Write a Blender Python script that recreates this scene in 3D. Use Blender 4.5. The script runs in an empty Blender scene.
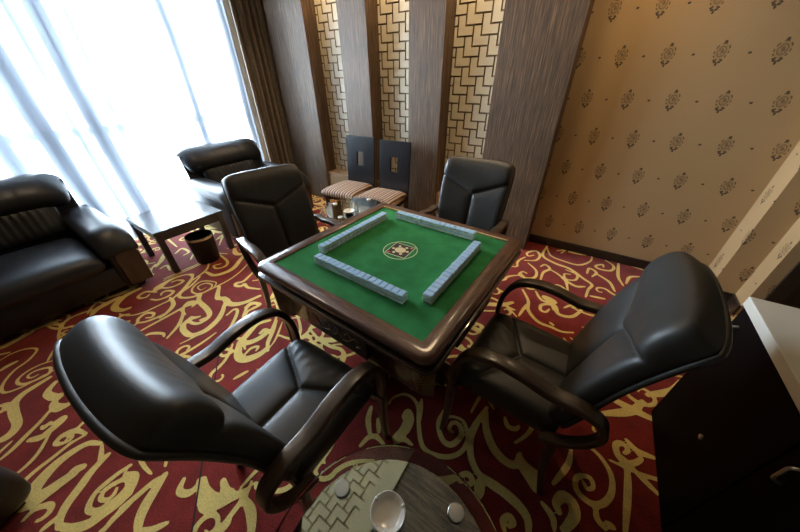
import bpy, bmesh, math, random
from mathutils import Vector, Matrix
random.seed(7)
PI = math.pi
SC = bpy.context.scene
COL = SC.collection

# ------------------------------------------------------------------ camera, world, light, exposure
CAM_H = 1.5
YAW, PITCH, ROLL, FPX = math.radians(33.391), math.radians(33.85), math.radians(-0.71), 282.58
_f = Vector((-math.sin(YAW)*math.cos(PITCH), math.cos(YAW)*math.cos(PITCH), -math.sin(PITCH)))
_r0 = Vector((math.cos(YAW), math.sin(YAW), 0)); _u0 = _r0.cross(_f)
CR = math.cos(ROLL)*_r0 + math.sin(ROLL)*_u0
CU = -math.sin(ROLL)*_r0 + math.cos(ROLL)*_u0
CF = _f
cam = bpy.data.objects.new('camera', bpy.data.cameras.new('camera')); COL.objects.link(cam)
cam.data.sensor_width = 36.0; cam.data.sensor_fit = 'HORIZONTAL'
cam.data.lens = FPX/800*36.0; cam.data.clip_start = 0.02
M = Matrix((CR, CU, -CF)).transposed().to_4x4(); M.translation = (0, 0, CAM_H)
cam.matrix_world = M
SC.camera = cam

SC.view_settings.view_transform = 'Standard'; SC.view_settings.look = 'None'
SC.view_settings.gamma = 1.0; SC.view_settings.use_curve_mapping = False
SC.view_settings.exposure = 0.5
SC.cycles.use_denoising = True
SC.cycles.max_bounces = 10; SC.cycles.transparent_max_bounces = 16
SC.cycles.sample_clamp_indirect = 6.0
SC.cycles.caustics_reflective = False; SC.cycles.caustics_refractive = False

wd = bpy.data.worlds.new('sky'); SC.world = wd; wd.use_nodes = True
bg = wd.node_tree.nodes['Background']
bg.inputs['Color'].default_value = (0.84, 0.92, 1.0, 1); bg.inputs['Strength'].default_value = 60.0

pl = bpy.data.lights.new('window_portal', 'AREA'); pl.shape = 'RECTANGLE'; pl.size = 2.9; pl.size_y = 2.6
pl.cycles.is_portal = True
po = bpy.data.objects.new('window_portal', pl); COL.objects.link(po)
po.matrix_world = Matrix.Translation((-4.45, 1.30, 1.35)) @ Matrix.Rotation(-PI/2, 4, 'Y')

LAMP_W = (1.0, 0.72, 0.42)

def pix(x, y, z=0.0):
    d = (x-400)*CR + (266-y)*CU + FPX*CF
    return Vector((0, 0, CAM_H)) + d*((z-CAM_H)/d.z)

# ------------------------------------------------------------------ helpers: objects
def link(name, me, parent=None, loc=(0, 0, 0), rot=(0, 0, 0), kind=None, label=None, cat=None, group=None):
    o = bpy.data.objects.new(name, me); COL.objects.link(o)
    o.location = loc; o.rotation_euler = rot
    if parent: o.parent = parent
    if kind: o['kind'] = kind
    if label: o['label'] = label
    if cat: o['category'] = cat
    if group: o['group'] = group
    return o

def thing(name, label, cat, loc=(0, 0, 0), rz=0, group=None):
    return link(name, None, None, loc, (0, 0, rz), None, label, cat, group)

def copy_tree(o, parent=None):
    c = o.copy(); COL.objects.link(c); c.parent = parent
    for ch in list(o.children): copy_tree(ch, c)
    return c

class MB:
    def __init__(s): s.v = []; s.f = []; s.m = []; s.cur = 0
    def add(s, vs, fs):
        b = len(s.v); s.v += [tuple(p) for p in vs]
        for f in fs: s.f.append(tuple(i+b for i in f)); s.m.append(s.cur)
        return s
    def box(s, x0, x1, y0, y1, z0, z1, bev=0.0, seg=2):
        bm = bmesh.new(); bmesh.ops.create_cube(bm, size=1)
        for v in bm.verts:
            v.co = ((x0+x1)/2+v.co.x*(x1-x0), (y0+y1)/2+v.co.y*(y1-y0), (z0+z1)/2+v.co.z*(z1-z0))
        if bev > 0:
            bmesh.ops.bevel(bm, geom=bm.edges[:], offset=bev, segments=seg, affect='EDGES', profile=0.5)
        return s.bm(bm)
    def bm(s, bm):
        bm.verts.index_update()
        s.add([v.co[:] for v in bm.verts], [[v.index for v in f.verts] for f in bm.faces]); bm.free(); return s
    def lathe(s, prof, n=32, c=(0, 0, 0), close=False):
        vs = []; fs = []; k = len(prof)
        for i in range(n):
            a = 2*PI*i/n
            for r, z in prof: vs.append((c[0]+r*math.cos(a), c[1]+r*math.sin(a), c[2]+z))
        for i in range(n):
            j = (i+1) % n
            for q in range(k-1 if not close else k):
                w = (q+1) % k
                fs.append((i*k+q, j*k+q, j*k+w, i*k+w))
        return s.add(vs, fs)
    def sweep(s, path, sec, side=None, caps=True, scale=None):
        """path: points; sec: list of (a,b); a along side axis, b along in-plane normal"""
        P = [Vector(p) for p in path]; n = len(P); k = len(sec); vs = []; fs = []
        for i in range(n):
            t = (P[min(i+1, n-1)]-P[max(i-1, 0)]).normalized()
            sd = Vector(side) if side else Vector((0, 0, 1))
            sd = (sd - t*sd.dot(t))
            sd = sd.normalized() if sd.length > 1e-6 else Vector((1, 0, 0))
            nn = t.cross(sd); q = scale(i/(n-1)) if scale else 1
            for a, b in sec: vs.append(P[i]+sd*a*q+nn*b*q)
        for i in range(n-1):
            for j in range(k):
                w = (j+1) % k
                fs.append((i*k+j, i*k+w, (i+1)*k+w, (i+1)*k+j))
        if caps:
            fs.append(tuple(range(k))[::-1]); fs.append(tuple((n-1)*k+j for j in range(k)))
        return s.add(vs, fs)
    def prism(s, pts, z0, z1):
        n = len(pts)
        vs = [(x, y, z0) for x, y in pts]+[(x, y, z1) for x, y in pts]
        fs = [tuple(range(n))[::-1], tuple(range(n, 2*n))]
        fs += [(i, (i+1) % n, n+(i+1) % n, n+i) for i in range(n)]
        return s.add(vs, fs)
    def mesh(s, name, mats, smooth=False, ang=None):
        me = bpy.data.meshes.new(name); me.from_pydata(s.v, [], s.f)
        for m in (mats if isinstance(mats, (list, tuple)) else [mats]): me.materials.append(m)
        if any(s.m): me.polygons.foreach_set('material_index', s.m)
        bm = bmesh.new(); bm.from_mesh(me); bmesh.ops.recalc_face_normals(bm, faces=bm.faces[:]); bm.to_mesh(me); bm.free()
        if smooth:
            me.polygons.foreach_set('use_smooth', [True]*len(me.polygons))
            if ang: me.set_sharp_from_angle(angle=math.radians(ang))
        me.update(); return me
    def obj(s, name, mats, parent=None, smooth=False, ang=None, **kw):
        return link(name, s.mesh(name, mats, smooth, ang), parent, **kw)

def circ(r, n=10, ry=None):
    return [(r*math.cos(2*PI*i/n), (ry or r)*math.sin(2*PI*i/n)) for i in range(n)]
def rrect(a, b, r, n=3):
    out = []
    for cx, cy, a0 in ((a-r, b-r, 0), (-a+r, b-r, PI/2), (-a+r, -b+r, PI), (a-r, -b+r, 1.5*PI)):
        for i in range(n+1):
            t = a0+PI/2*i/n; out.append((cx+r*math.cos(t), cy+r*math.sin(t)))
    return out
def spline(pts, n=8):
    """Catmull-Rom through points of any dimension"""
    P = [Vector(p) for p in pts]
    if len(P) < 3:
        return [P[0].lerp(P[-1], i/n) for i in range(n+1)]
    P = [2*P[0]-P[1]]+P+[2*P[-1]-P[-2]]
    out = []
    for i in range(1, len(P)-2):
        a, b, c, d = P[i-1:i+3]
        for k in range(n):
            t = k/n
            out.append(0.5*((2*b)+(c-a)*t+(2*a-5*b+4*c-d)*t*t+(3*b-a-3*c+d)*t**3))
    out.append(P[-2]); return out

def pillow(pos, tf, tb, nu=40, nv=40, rc=0.12, n=8, m=2.4):
    """closed cushion. pos(u,w)->(point, normal), u,w in [-1,1]; tf(u,w)/tb(u,w) front/back thickness"""
    def samp(k): return [math.sin(PI/2*(2*i/k-1))*0.55+0.45*(2*i/k-1) for i in range(k+1)]
    U, W = samp(nu), samp(nv)
    front = {}; back = {}; vs = []; fs = []
    for i, u in enumerate(U):
        for j, w in enumerate(W):
            uu = u*math.sqrt(max(0, 1-rc*w**6)); ww = w*math.sqrt(max(0, 1-rc*u**6))
            p, nr = pos(uu, ww)
            e = max(0, (1-abs(u)**n))**(1/m)*max(0, (1-abs(w)**n))**(1/m)
            front[i, j] = len(vs); vs.append(p+nr*e*tf(uu, ww))
            if i in (0, nu) or j in (0, nv): back[i, j] = front[i, j]
            else: back[i, j] = len(vs); vs.append(p-nr*e*tb(uu, ww))
    for i in range(nu):
        for j in range(nv):
            fs.append((front[i, j], front[i+1, j], front[i+1, j+1], front[i, j+1]))
            fs.append((back[i, j], back[i, j+1], back[i+1, j+1], back[i+1, j]))
    mb = MB(); mb.add(vs, fs); return mb

def seg_dist(p, a, b):
    ax, ay = a; bx, by = b; dx, dy = bx-ax, by-ay
    t = max(0, min(1, ((p[0]-ax)*dx+(p[1]-ay)*dy)/(dx*dx+dy*dy+1e-12)))
    return math.hypot(p[0]-ax-t*dx, p[1]-ay-t*dy)

# ------------------------------------------------------------------ helpers: materials
class X:
    """node expression"""
    def __init__(s, nt, sock): s.nt = nt; s.s = sock
    def _m(s, op, *a):
        n = s.nt.nodes.new('ShaderNodeMath'); n.operation = op
        for i, q in enumerate((s,)+a):
            if isinstance(q, X): s.nt.links.new(q.s, n.inputs[i])
            else: n.inputs[i].default_value = q
        return X(s.nt, n.outputs[0])
    def __add__(s, o): return s._m('ADD', o)
    def __sub__(s, o): return s._m('SUBTRACT', o)
    def __mul__(s, o): return s._m('MULTIPLY', o)
    def __truediv__(s, o): return s._m('DIVIDE', o)
    def floor(s): return s._m('FLOOR')
    def mod(s, o): return s._m('FLOORED_MODULO', o)
    def abs(s): return s._m('ABSOLUTE')
    def sqrt(s): return s._m('SQRT')
    def sin(s): return s._m('SINE')
    def at2(s, o): return s._m('ARCTAN2', s, o) if False else s._m('ARCTAN2', o)
    def lt(s, o): return s._m('LESS_THAN', o)
    def gt(s, o): return s._m('GREATER_THAN', o)
    def max(s, o): return s._m('MAXIMUM', o)
    def min(s, o): return s._m('MINIMUM', o)

def new_mat(name):
    m = bpy.data.materials.new(name); m.use_nodes = True
    nt = m.node_tree; return m, nt, nt.nodes['Principled BSDF']

def coords(nt, scale=(1, 1, 1), kind='Object'):
    tc = nt.nodes.new('ShaderNodeTexCoord'); mp = nt.nodes.new('ShaderNodeMapping')
    mp.inputs['Scale'].default_value = scale
    nt.links.new(tc.outputs[kind], mp.inputs[0]); return mp.outputs[0]

def noise(nt, vec, scale, detail=3, rough=0.5):
    n = nt.nodes.new('ShaderNodeTexNoise'); n.inputs['Scale'].default_value = scale
    n.inputs['Detail'].default_value = detail; n.inputs['Roughness'].default_value = rough
    nt.links.new(vec, n.inputs['Vector']); return n.outputs['Fac']

def ramp(nt, fac, stops):
    r = nt.nodes.new('ShaderNodeValToRGB'); e = r.color_ramp.elements
    while len(e) < len(stops): e.new(0.5)
    for q, (p, c) in zip(e, stops): q.position = p; q.color = (*c, 1)
    nt.links.new(fac, r.inputs[0]); return r.outputs[0]

def bump(nt, b, fac, strength, dist=0.002):
    n = nt.nodes.new('ShaderNodeBump'); n.inputs['Strength'].default_value = strength
    n.inputs['Distance'].default_value = dist
    nt.links.new(fac, n.inputs['Height']); nt.links.new(n.outputs[0], b.inputs['Normal'])

def plain(name, col, rough=0.5, metal=0.0, coat=0.0, var=0.12, vs=6.0, bs=0.0, bscale=200, spec=0.5):
    m, nt, b = new_mat(name)
    vec = coords(nt)
    lo = tuple(c*(1-var) for c in col); hi = tuple(min(1, c*(1+var)) for c in col)
    nt.links.new(ramp(nt, noise(nt, vec, vs), [(0.3, lo), (0.7, hi)]), b.inputs['Base Color'])
    b.inputs['Roughness'].default_value = rough; b.inputs['Metallic'].default_value = metal
    b.inputs['Coat Weight'].default_value = coat; b.inputs['Coat Roughness'].default_value = 0.08
    b.inputs['Specular IOR Level'].default_value = spec
    if bs > 0: bump(nt, b, noise(nt, vec, bscale, 2), bs)
    return m

def wood(name, dark, light, scale=(70, 70, 1.6), rough=0.4, coat=0.0, s2=3.0, mid=0.5, bs=0.0, coat_r=0.06):
    m, nt, b = new_mat(name)
    vec = coords(nt, scale)
    n1 = noise(nt, vec, 1.0, 4, 0.65)
    v2 = coords(nt, tuple(q*s2 for q in scale)); n2 = noise(nt, v2, 1.0, 2, 0.5)
    f = (X(nt, n1)*0.7+X(nt, n2)*0.3)
    md = tuple((a*(1-mid)+c*mid) for a, c in zip(dark, light))
    nt.links.new(ramp(nt, f.s, [(0.32, dark), (0.5, md), (0.68, light)]), b.inputs['Base Color'])
    b.inputs['Roughness'].default_value = rough
    b.inputs['Coat Weight'].default_value = coat; b.inputs['Coat Roughness'].default_value = coat_r
    if bs: bump(nt, b, f.s, bs, 0.001)
    return m

MAT = {}
MAT['leather'] = plain('black_leather', (0.016, 0.016, 0.018), 0.38, bs=0.25, bscale=160, var=0.15)
MAT['leather_chair'] = plain('black_chair_leather', (0.027, 0.0255, 0.0225), 0.46, bs=0.12, bscale=380, var=0.12)
MAT['zebra'] = wood('zebra_wood', (0.016, 0.010, 0.006), (0.27, 0.155, 0.078), (115, 115, 3.0), 0.62, 0.0, mid=0.26, bs=0.15, coat_r=0.35)
MAT['zebra_x'] = wood('zebra_wood_ceiling', (0.014, 0.010, 0.008), (0.30, 0.20, 0.12), (3.2, 62, 62), 0.5, 0.10, mid=0.26, bs=0.15, coat_r=0.35)
MAT['seam_thread'] = plain('seam_piping', (0.10, 0.096, 0.09), 0.4)
MAT['mirror'] = plain('dark_mirror', (0.85, 0.84, 0.78), 0.03, metal=1.0, var=0.03)
MAT['dark_wood'] = wood('dark_lacquered_wood', (0.014, 0.006, 0.004), (0.07, 0.030, 0.015), (30, 6, 30), 0.35, 0.6)
MAT['rail_x'] = wood('reddish_table_wood', (0.022, 0.008, 0.004), (0.15, 0.058, 0.026), (9, 60, 60), 0.35, 0.8, coat_r=0.10)
MAT['rail_y'] = wood('reddish_table_wood_turned', (0.022, 0.008, 0.004), (0.15, 0.058, 0.026), (60, 9, 60), 0.35, 0.8, coat_r=0.10)
MAT['arm_wood'] = wood('walnut_arm_wood', (0.020, 0.012, 0.007), (0.085, 0.052, 0.028), (40, 8, 8), 0.36, 0.25, coat_r=0.15)
MAT['panel_wood'] = wood('brown_panel_wood', (0.035, 0.013, 0.007), (0.085, 0.034, 0.018), (40, 40, 4), 0.35, 0.3)
MAT['black_wood'] = plain('black_stained_wood', (0.008, 0.007, 0.008), 0.30, coat=0.3, var=0.2)
MAT['cabinet'] = plain('black_lacquer', (0.003, 0.0025, 0.0025), 0.6, coat=0.0, var=0.3, spec=0.05)
MAT['white_slab'] = plain('white_slab', (0.72, 0.70, 0.62), 0.35, var=0.03)
MAT['felt'] = plain('green_felt', (0.032, 0.20, 0.065), 0.95, var=0.18, vs=14, bs=0.3, bscale=600, spec=0.1)
MAT['cream_tile'] = plain('cream_tile', (0.62, 0.56, 0.42), 0.45, var=0.06, vs=3)
MAT['ceiling_gilt'] = plain('ceiling_gilt_tile', (0.40, 0.33, 0.20), 0.45, var=0.06, vs=3)
MAT['tile_side'] = plain('brown_tile_side', (0.20, 0.13, 0.065), 0.6)
MAT['niche'] = plain('niche_backing', (0.27, 0.18, 0.09), 0.7)
MAT['ledge'] = wood('light_ledge_wood', (0.25, 0.16, 0.09), (0.42, 0.29, 0.17), (6, 60, 60), 0.45)
MAT['gold_line'] = plain('gilt_line', (0.70, 0.47, 0.24), 0.35, metal=0.2)
MAT['carve'] = plain('carved_gilt', (0.42, 0.22, 0.08), 0.45, metal=0.0)
MAT['steel'] = plain('brushed_steel', (0.72, 0.72, 0.68), 0.3, metal=0.85, var=0.05)
MAT['ceramic'] = plain('white_ceramic', (0.80, 0.79, 0.74), 0.15, var=0.03, coat=0.4)
MAT['mj_white'] = plain('tile_ivory', (0.90, 0.89, 0.84), 0.3, var=0.03)
MAT['mj_blue'] = plain('tile_blue', (0.40, 0.66, 0.97), 0.3, var=0.04)
MAT['mj_line'] = plain('tile_seam', (0.10, 0.13, 0.15), 0.5)
MAT['ceiling'] = plain('ceiling_paint', (0.70, 0.66, 0.58), 0.9, var=0.03)
MAT['wallpaint'] = plain('wall_paint', (0.20, 0.15, 0.10), 0.9, var=0.05)
MAT['alu'] = plain('window_frame', (0.55, 0.60, 0.66), 0.4, metal=0.2, var=0.04)
MAT['base'] = wood('dark_baseboard', (0.012, 0.008, 0.006), (0.035, 0.022, 0.016), (6, 60, 60), 0.35, 0.2)
MAT['bin'] = plain('black_bin', (0.006, 0.006, 0.007), 0.45, bs=0.2, spec=0.3)
MAT['emb_dark'] = plain('emblem_brown', (0.045, 0.022, 0.016), 0.8)
MAT['emb_cream'] = plain('emblem_cream', (0.72, 0.62, 0.36), 0.8)
MAT['emb_ring'] = plain('emblem_ring', (0.70, 0.72, 0.45), 0.8)
MAT['emb_red'] = plain('emblem_red', (0.55, 0.10, 0.06), 0.8)
MAT['drape'] = plain('brown_drape', (0.19, 0.15, 0.11), 0.8, var=0.15, vs=20, bs=0.2, bscale=300)
MAT['seam'] = plain('carpet_seam', (0.02, 0.01, 0.01), 0.9)

def carpet(name, col, var):
    m, nt, b = new_mat(name); vec = coords(nt)
    n1 = noise(nt, vec, 170, 2); n2 = noise(nt, vec, 9, 3)
    f = X(nt, n1)*0.65+X(nt, n2)*0.35
    nt.links.new(ramp(nt, f.s, [(0.3, tuple(c*(1-var) for c in col)), (0.7, tuple(c*(1+var) for c in col))]), b.inputs['Base Color'])
    b.inputs['Roughness'].default_value = 0.95; b.inputs['Specular IOR Level'].default_value = 0.15
    b.inputs['Sheen Weight'].default_value = 0.15
    bump(nt, b, n1, 0.6, 0.004); return m
MAT['carpet'] = carpet('red_carpet_pile', (0.22, 0.020, 0.013), 0.6)
MAT['carpet_gold'] = carpet('gold_carpet_pile', (0.82, 0.60, 0.19), 0.22)

def wallpaper():
    m, nt, b = new_mat('medallion_wallpaper')
    tc = nt.nodes.new('ShaderNodeTexCoord'); sp = nt.nodes.new('ShaderNodeSeparateXYZ')
    nt.links.new(tc.outputs['Object'], sp.inputs[0])
    x = X(nt, sp.outputs[0])+X(nt, sp.outputs[1])*-1.0+3.03   # runs on round the jogs of the wall
    z = X(nt, sp.outputs[2])
    P = 0.2685
    zz = (z-1.065)/0.268+0.5
    row = zz.floor(); pz = (zz-row-0.5)*0.268
    sh = row.mod(2.0)*(P/2)
    xx = (x+0.042+sh)/P+0.5
    px = (xx-xx.floor()-0.5)*P
    def ell(cx, cz, rx, rz): 
        a = (px-cx)/rx; c = (pz-cz)/rz
        return (a*a+c*c).sqrt()
    def band(d, c, w): return (d-c).abs().lt(w)
    d = ell(0, 0.010, 0.034, 0.044)
    ang = pz.at2(px)
    dash = (ang*9.0).sin().gt(-0.2)
    ring = band(d, 1.0, 0.09)*dash*0.85
    inner = band(d, 0.60, 0.06)*0.7
    core = ell(0.002, 0.012, 0.008, 0.012).lt(1.0)*0.6
    petal = band(d, 0.38, 0.06)*((ang*4.0).sin().gt(0.1))*0.6
    tail = ell(-0.010, -0.045, 0.009, 0.006).lt(1.0).max(ell(0.010, -0.045, 0.009, 0.006).lt(1.0))
    tail = tail.max(ell(0.0, -0.057, 0.006, 0.009).lt(1.0)).max(ell(-0.018, -0.036, 0.007, 0.005).lt(1.0)).max(ell(0.018, -0.036, 0.007, 0.005).lt(1.0))
    tip = ell(0.0, 0.062, 0.008, 0.007).lt(1.0)
    qx = px.abs()*-1.0+P/2
    dot = ((qx/0.009)*(qx/0.009)+(pz/0.0065)*(pz/0.0065)).sqrt().lt(1.0)
    mask = ring.max(inner).max(core).max(petal).max(tail).max(tip).max(dot)
    soft = d.lt(0.95)*0.12
    stripe = ((x*420.0).sin()*0.5+0.5)*0.07
    mix = mask*0.74+soft*(mask*-1.0+1.0)+stripe*(mask*-1.0+1.0)
    nf = X(nt, noise(nt, coords(nt), 3.0))*0.06
    col = ramp(nt, (mix+nf).s, [(0.0, (0.50, 0.335, 0.165)), (0.20, (0.40, 0.26, 0.12)), (0.8, (0.075, 0.052, 0.03)), (1.0, (0.05, 0.035, 0.02))])
    nt.links.new(col, b.inputs['Base Color']); b.inputs['Roughness'].default_value = 0.75
    return m
MAT['paper'] = wallpaper()

def striped():
    m, nt, b = new_mat('striped_upholstery')
    tc = nt.nodes.new('ShaderNodeTexCoord'); sp = nt.nodes.new('ShaderNodeSeparateXYZ')
    nt.links.new(tc.outputs['Object'], sp.inputs[0])
    x = X(nt, sp.outputs[0])
    f = (x*(2*PI/0.034)).sin()*0.5+0.5
    g = (x*(2*PI/0.068)+1.0).sin()*0.15
    col = ramp(nt, (f+g).s, [(0.18, (0.05, 0.024, 0.018)), (0.38, (0.22, 0.10, 0.06)), (0.62, (0.30, 0.20, 0.12)), (0.95, (0.36, 0.26, 0.19))])
    nt.links.new(col, b.inputs['Base Color']); b.inputs['Roughness'].default_value = 0.8
    bump(nt, b, noise(nt, coords(nt), 500, 2), 0.3); return m
MAT['stripe'] = striped()

FOLD_SHADES = [(-.30, .3, .5), (.0, .25, .5), (.30, .16, .5), (.57, .18, .62), (.76, .10, .42), (.93, .14, .60), (1.10, .09, .45), (1.20, .05, .35), (1.38, .08, .22), (1.58, .07, .22), (1.86, .11, .56), (2.10, .08, .22), (2.30, .08, .30), (2.49, .12, .62)]
def sheer():
    m, nt, b = new_mat('white_sheer_voile')
    out = nt.nodes['Material Output']
    tr = nt.nodes.new('ShaderNodeBsdfTransparent'); tl = nt.nodes.new('ShaderNodeBsdfTranslucent'); df = nt.nodes.new('ShaderNodeBsdfDiffuse')
    tr.inputs[0].default_value = (0.95, 0.97, 1, 1); tl.inputs[0].default_value = (0.66, 0.76, 0.88, 1); df.inputs[0].default_value = (0.75, 0.80, 0.88, 1)
    m1 = nt.nodes.new('ShaderNodeMixShader'); m2 = nt.nodes.new('ShaderNodeMixShader')
    m1.inputs[0].default_value = 0.25; nt.links.new(tl.outputs[0], m1.inputs[1]); nt.links.new(df.outputs[0], m1.inputs[2])
    tcs = nt.nodes.new('ShaderNodeTexCoord'); sps = nt.nodes.new('ShaderNodeSeparateXYZ'); nt.links.new(tcs.outputs['Object'], sps.inputs[0])
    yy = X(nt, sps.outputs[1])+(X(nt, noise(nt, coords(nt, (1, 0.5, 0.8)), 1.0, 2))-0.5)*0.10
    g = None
    for y0, w, k in FOLD_SHADES:      # bluish shade of gathered, layered folds, painted into the cloth colour
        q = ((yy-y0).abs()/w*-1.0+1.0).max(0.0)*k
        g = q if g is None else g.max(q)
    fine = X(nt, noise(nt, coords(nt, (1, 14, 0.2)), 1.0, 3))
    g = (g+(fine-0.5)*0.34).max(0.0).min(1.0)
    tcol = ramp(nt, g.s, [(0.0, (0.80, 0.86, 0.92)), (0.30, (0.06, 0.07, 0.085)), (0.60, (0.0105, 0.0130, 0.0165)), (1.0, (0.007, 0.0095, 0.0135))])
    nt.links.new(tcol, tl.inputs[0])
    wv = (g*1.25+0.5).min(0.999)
    nt.links.new(wv.s, m2.inputs[0]); nt.links.new(tr.outputs[0], m2.inputs[1]); nt.links.new(m1.outputs[0], m2.inputs[2])
    nt.links.new(m2.outputs[0], out.inputs[0]); return m
MAT['sheer'] = sheer()

def pane_glass():
    m, nt, b = new_mat('window_pane_glass')
    out = nt.nodes['Material Output']
    tr = nt.nodes.new('ShaderNodeBsdfTransparent'); gl = nt.nodes.new('ShaderNodeBsdfGlossy'); gl.inputs['Roughness'].default_value = 0.02
    tr.inputs[0].default_value = (0.94, 0.98, 1, 1)
    mx = nt.nodes.new('ShaderNodeMixShader'); fr = nt.nodes.new('ShaderNodeFresnel'); fr.inputs[0].default_value = 1.45
    nt.links.new(fr.outputs[0], mx.inputs[0]); nt.links.new(tr.outputs[0], mx.inputs[1]); nt.links.new(gl.outputs[0], mx.inputs[2])
    nt.links.new(mx.outputs[0], out.inputs[0]); return m
MAT['pane'] = pane_glass()
def table_glass():
    m, nt, b = new_mat('table_glass')
    b.inputs['Base Color'].default_value = (0.97, 0.985, 0.95, 1); b.inputs['Transmission Weight'].default_value = 1.0
    b.inputs['Roughness'].default_value = 0.0; b.inputs['IOR'].default_value = 1.5; return m
MAT['glass'] = table_glass()
def emit(name, col, st):
    m, nt, b = new_mat(name); b.inputs['Base Color'].default_value = (0.8, 0.8, 0.8, 1)
    b.inputs['Emission Color'].default_value = (*col, 1); b.inputs['Emission Strength'].default_value = st; return m

# ------------------------------------------------------------------ the room
XL, XR, YF, YB, ZC = -4.33, 2.6, -2.2, 3.03, 2.75
def slab(name, x0, x1, y0, y1, z0, z1, mat, parent=None, bev=0, **kw):
    return MB().box(x0, x1, y0, y1, z0, z1, bev).obj(name, mat, parent, **kw)
floor = slab('floor', XL-0.3, XR+0.12, YF-0.12, YB+0.12, -0.1, 0, MAT['carpet'], kind='structure', label='red carpet with gold scrolling pattern')
slab('ceiling', XL-0.3, XR+0.12, YF-0.12, YB+0.12, ZC, ZC+0.1, MAT['ceiling'], kind='structure')
ceil = bpy.data.objects['ceiling']
slab('wood_panel', -.64, XR, YF, YB, ZC-.02, ZC, MAT['zebra_x'], ceil, label='zebra wood ceiling panel')
slab('wood_panel', XL, -1.56, YF, YB, ZC-.02, ZC, MAT['zebra_x'], ceil)
for a_, b_ in ((-.80, -.64), (-1.56, -1.40)): slab('ceiling_strip', a_, b_, YF, YB, ZC-.03, ZC, MAT['ceiling_gilt'], ceil, label='cream ceiling strip')
wall_back = slab('wall_back', XL-0.3, XR+0.12, YB, YB+0.12, 0, ZC, MAT['paper'], kind='structure', label='tan wallpapered wall printed with dark medallions')
slab('wall_front', XL-0.3, XR+0.12, YF-0.12, YF, 0, ZC, MAT['wallpaint'], kind='structure')
slab('wall_right', XR, XR+0.12, YF, YB, 0, ZC, MAT['wallpaint'], kind='structure')

# stepped wallpapered pier and the dark door beyond it
def extr(name, pts, z0, z1, mat, parent=None, **kw): return MB().prism(pts, z0, z1).obj(name, mat, parent, **kw)
extr('wall_pier', [(1.082, YB), (1.082, 2.807), (1.232, 2.807), (1.232, 2.644), (1.30, 2.644), (1.30, YB)], 0, ZC, MAT['paper'], wall_back, label='stepped wallpapered pier')
extr('baseboard_pier', [(1.067, YB-0.015), (1.067, 2.792), (1.217, 2.792), (1.217, 2.64), (1.232, 2.64), (1.232, 2.807), (1.082, 2.807), (1.082, YB-0.015)], 0, 0.085, MAT['base'], wall_back)
slab('baseboard_back', -0.315, 1.067, YB-0.016, YB, 0, 0.085, MAT['base'], kind='structure', bev=0.003)
door = slab('door_1', 1.38, 2.28, 2.675, 2.715, 0.005, 2.1, MAT['base'], kind='structure', label='dark wooden door beyond the wallpapered pier')
slab('door_jamb', 1.30, 1.375, 2.63, 2.76, 0, 2.18, MAT['base'], door)
slab('door_jamb', 2.285, 2.36, 2.63, 2.76, 0, 2.18, MAT['base'], door)
slab('door_head', 1.375, 2.285, 2.63, 2.76, 2.105, 2.18, MAT['base'], door)
for (a, c) in ((0.2, 0.95), (1.05, 1.95)):
    slab('door_panel', 1.50, 2.16, 2.665, 2.68, a, c, MAT['base'], door, bev=0.004)
MB().lathe([(0, 0), (0.028, 0), (0.028, 0.012), (0.012, 0.018), (0.012, 0.05), (0.025, 0.06), (0.02, 0.08), (0, 0.083)], 16).obj('door_knob', MAT['steel'], door, smooth=True, loc=(1.45, 2.674, 1.0), rot=(PI/2, 0, 0))
slab('wall_return', 2.36, XR, 2.63, YB, 0, ZC, MAT['paper'], wall_back)
slab('wall_over_door', 1.30, 2.36, 2.66, YB, 2.185, ZC, MAT['paper'], wall_back)

# pilasters
YP = 2.80
PIL = [(-3.69, -3.055, 'zebra wood pilaster beside the brown drape'), (-2.56, -2.20, 'narrow zebra wood pilaster behind the striped chairs'),
       (-1.72, -1.362, 'narrow zebra wood pilaster behind the far game chair'), (-0.884, -0.315, 'wide zebra wood pilaster beside the wallpaper')]
for x0, x1, lb in PIL:
    slab('pilaster', x0, x1, YP, YB, 0, ZC-.02, MAT['zebra'], wall_back, bev=0.003, label=lb)
# niches with L-shaped lattice tiles
A = 0.0732
def clip(poly, x0, x1, z0, z1):
    def cut(P, f, inter):
        o = []
        for i in range(len(P)):
            a, c = P[i], P[(i+1) % len(P)]
            fa, fc = f(a), f(c)
            if fa >= 0: o.append(a)
            if (fa >= 0) != (fc >= 0):
                t = fa/(fa-fc); o.append((a[0]+(c[0]-a[0])*t, a[1]+(c[1]-a[1])*t))
        return o
    for f in (lambda p: p[0]-x0, lambda p: x1-p[0], lambda p: p[1]-z0, lambda p: z1-p[1]):
        poly = cut(poly, f, None)
        if len(poly) < 3: return None
    return poly
def area(P): return 0.5*sum(P[i][0]*P[(i+1) % len(P)][1]-P[(i+1) % len(P)][0]*P[i][1] for i in range(len(P)))
G = 0.0055; TD = 0.022
GL, GR = .0125, .0008
ELL = [(GL, GL), (2*A-GR, GL), (2*A-GR, A-GR), (A-GR, A-GR), (A-GR, 2*A-GR), (GL, 2*A-GR)]
def tile_mesh(poly):
    mb = MB(); n = len(poly); c = 0.002
    vs = [(x, 0, z) for x, z in poly]+[(x, -TD, z) for x, z in poly]
    mb.cur = 0; mb.add(vs, [tuple(range(n, 2*n))])
    b = MB(); mb.cur = 1
    mb.f += [(i, (i+1) % n, n+(i+1) % n, n+i) for i in range(n)]; mb.m += [1]*n
    return mb.mesh('lattice_tile', [MAT['cream_tile'], MAT['tile_side']])
full = tile_mesh(ELL)
full_c = tile_mesh(ELL); full_c.materials[0] = MAT['ceiling_gilt']
ZL = 0.40
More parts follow.
